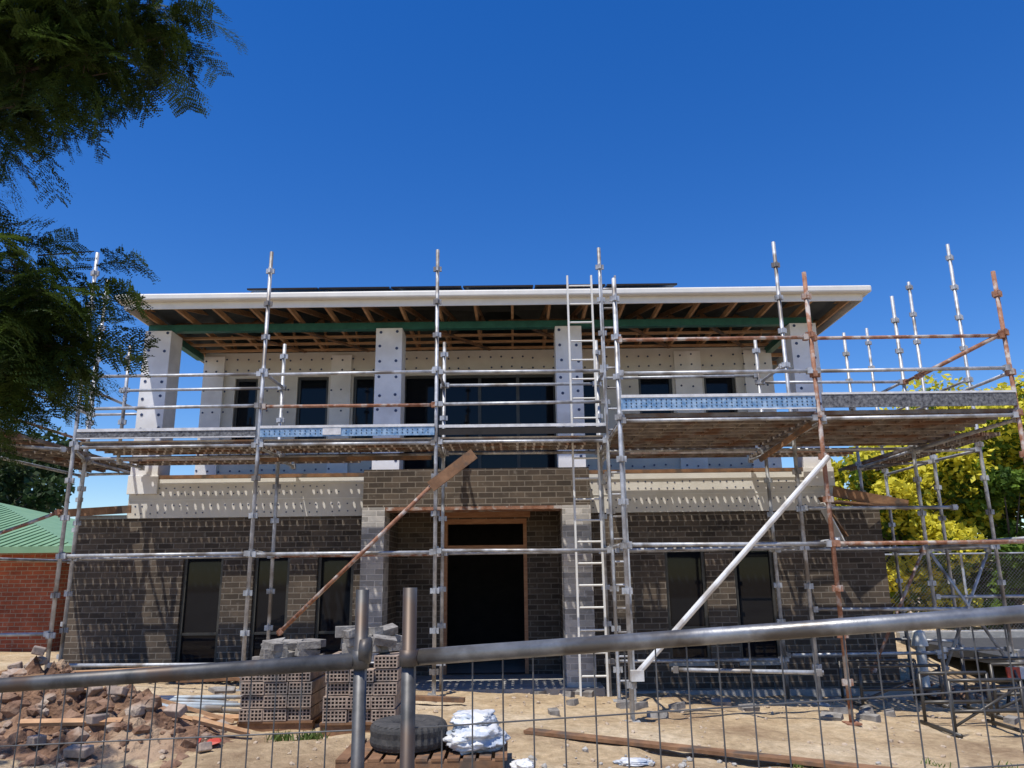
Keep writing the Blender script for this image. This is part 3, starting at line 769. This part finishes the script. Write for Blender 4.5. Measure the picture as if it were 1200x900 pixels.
def put(p,dirv):
    q,stem=jr.choice(prot)
    rot=dirv.to_track_quat('X','Z').to_matrix()@Matrix.Rotation(jr.uniform(-.9,.9),3,'X')
    k=jr.uniform(.75,1.15); rk=rot*k
    P=Vector(p)
    for f in q: lv.quad(*[P+rk@v for v in f])
    for a,c in stem:
        A=P+rk@a; C_=P+rk@c; w2=(C_-A).cross(Vector((0,0,1))).normalized()*.0013
        st.quad(A-w2,A+w2,C_+w2,C_-w2)
trunkb=Vector((-4.3,4.1,gz(-4.3,4.1)-.1)); fork=Vector((-4.2,4.0,2.6)); fork2=Vector((-4.05,3.95,4.1))
wood.tube(trunkb,fork,.19,14,.14); wood.tube(fork,fork2,.14,12,.09)
cl=[(-2.74,3.75,4.88,.30,76),(-2.38,3.75,4.84,.26,60),(-2.06,3.8,4.94,.19,34),(-1.98,3.8,4.72,.14,12),(-2.70,3.75,4.50,.28,62),(-2.38,3.75,4.55,.2,34),(-2.95,3.75,4.7,.3,60),
    (-3.0,3.8,4.2,.22,32),(-2.72,3.75,4.24,.15,12),(-2.94,3.75,3.82,.1,7),(-2.85,3.9,3.47,.16,14),
    (-2.64,3.85,3.30,.22,48),(-2.46,3.85,3.14,.17,36),(-2.58,3.9,2.98,.22,60),(-2.85,4.0,3.12,.25,66),(-2.76,4.0,2.80,.22,58),(-2.42,3.9,2.9,.14,24),(-3.0,4.0,2.66,.2,40),
    (-3.2,3.8,4.9,.35,30),(-3.4,3.9,3.3,.35,26),(-3.3,4.1,2.8,.3,20),(-2.75,3.6,5.25,.3,30),(-2.25,3.7,5.2,.2,20)]
for k in range(18):
    a=jr.uniform(0,6.28); r=jr.uniform(.3,1.6); cl.append((-5.0+r*math.cos(a),4.0+r*math.sin(a),jr.uniform(3.6,6.2),.4,9))
for (x,y,z,r,n) in cl:
    c=Vector((x,y,z)); s0=fork.lerp(fork2,min(1,max(0,(z-2.6)/1.5)))
    mid=(s0+c)/2+Vector((0,0,.12)); wood.tube(s0,mid,.03,7,.016); wood.tube(mid,c,.016,6,.006)
    for k in range(n):
        d=Vector((jr.gauss(0,1),jr.gauss(0,1),jr.gauss(0,.8))).normalized()
        tip=c+d*r*jr.uniform(.1,1.0)
        if k%4==0: wood.tube(c,tip,.005,4,.002)
        dd=Vector((d.x+jr.uniform(-.6,.6)+.1,d.y+jr.uniform(-.5,.5),d.z*.5-.25+jr.uniform(-.3,.2))).normalized()
        put(tip,dd)
for p,d in (((-2.25,3.85,3.33),(1,0,.12)),((-2.2,3.85,3.22),(1,-.1,-.05)),((-2.25,3.85,3.42),(.8,0,-.1)),((-2.0,3.8,4.75),(.8,0,-.7)),((-2.2,3.8,4.5),(.7,0,-.6))):
    wood.tube((-2.55,3.85,p[2]-.02),p,.005,5,.003); put(p,Vector(d).normalized())
wood.build('trunk_and_branches','bark',J,True); lv.build('leaflets','leafJ',J); st.build('leaf_stems','leafJ',J)

# ---------------------------------------------------------------- light
sun_vec=Vector((-.25,-.36,1)).normalized()   # towards the sun
elev=math.asin(sun_vec.z); az=math.atan2(sun_vec.x,sun_vec.y)
w=bpy.data.worlds.new('World'); scene.world=w; w.use_nodes=True
nt=w.node_tree; bg=nt.nodes['Background']; sky=nt.nodes.new('ShaderNodeTexSky'); sky.sky_type='NISHITA'; sky.sun_disc=False
sky.sun_elevation=elev; sky.sun_rotation=az%(2*math.pi); sky.air_density=1.1; sky.dust_density=.05; sky.ozone_density=5; sky.altitude=200
hs=nt.nodes.new('ShaderNodeHueSaturation'); hs.inputs['Hue'].default_value=.514; hs.inputs['Saturation'].default_value=1.33; hs.inputs['Value'].default_value=1.08
nt.links.new(sky.outputs[0],hs.inputs['Color']); nt.links.new(hs.outputs[0],bg.inputs[0]); bg.inputs[1].default_value=.14
l=bpy.data.lights.new('sun','SUN'); l.energy=5.0; l.angle=math.radians(.5); l.color=(1,.95,.87)
lo=bpy.data.objects.new('sun',l); scene.collection.objects.link(lo); lo.rotation_euler=sun_vec.to_track_quat('Z','Y').to_euler()
cd=bpy.data.cameras.new('camera'); co=bpy.data.objects.new('camera',cd); scene.collection.objects.link(co)
cd.sensor_width=36; cd.lens=27; cd.clip_end=4000; cd.clip_start=.05
co.matrix_world=Matrix.Translation((0,0,1.7))@Matrix.Rotation(math.radians(90+13.9),4,'X')@Matrix.Rotation(math.radians(-.7),4,'Z')
scene.camera=co
scene.view_settings.view_transform='Standard'; scene.view_settings.look='None'; scene.view_settings.exposure=0
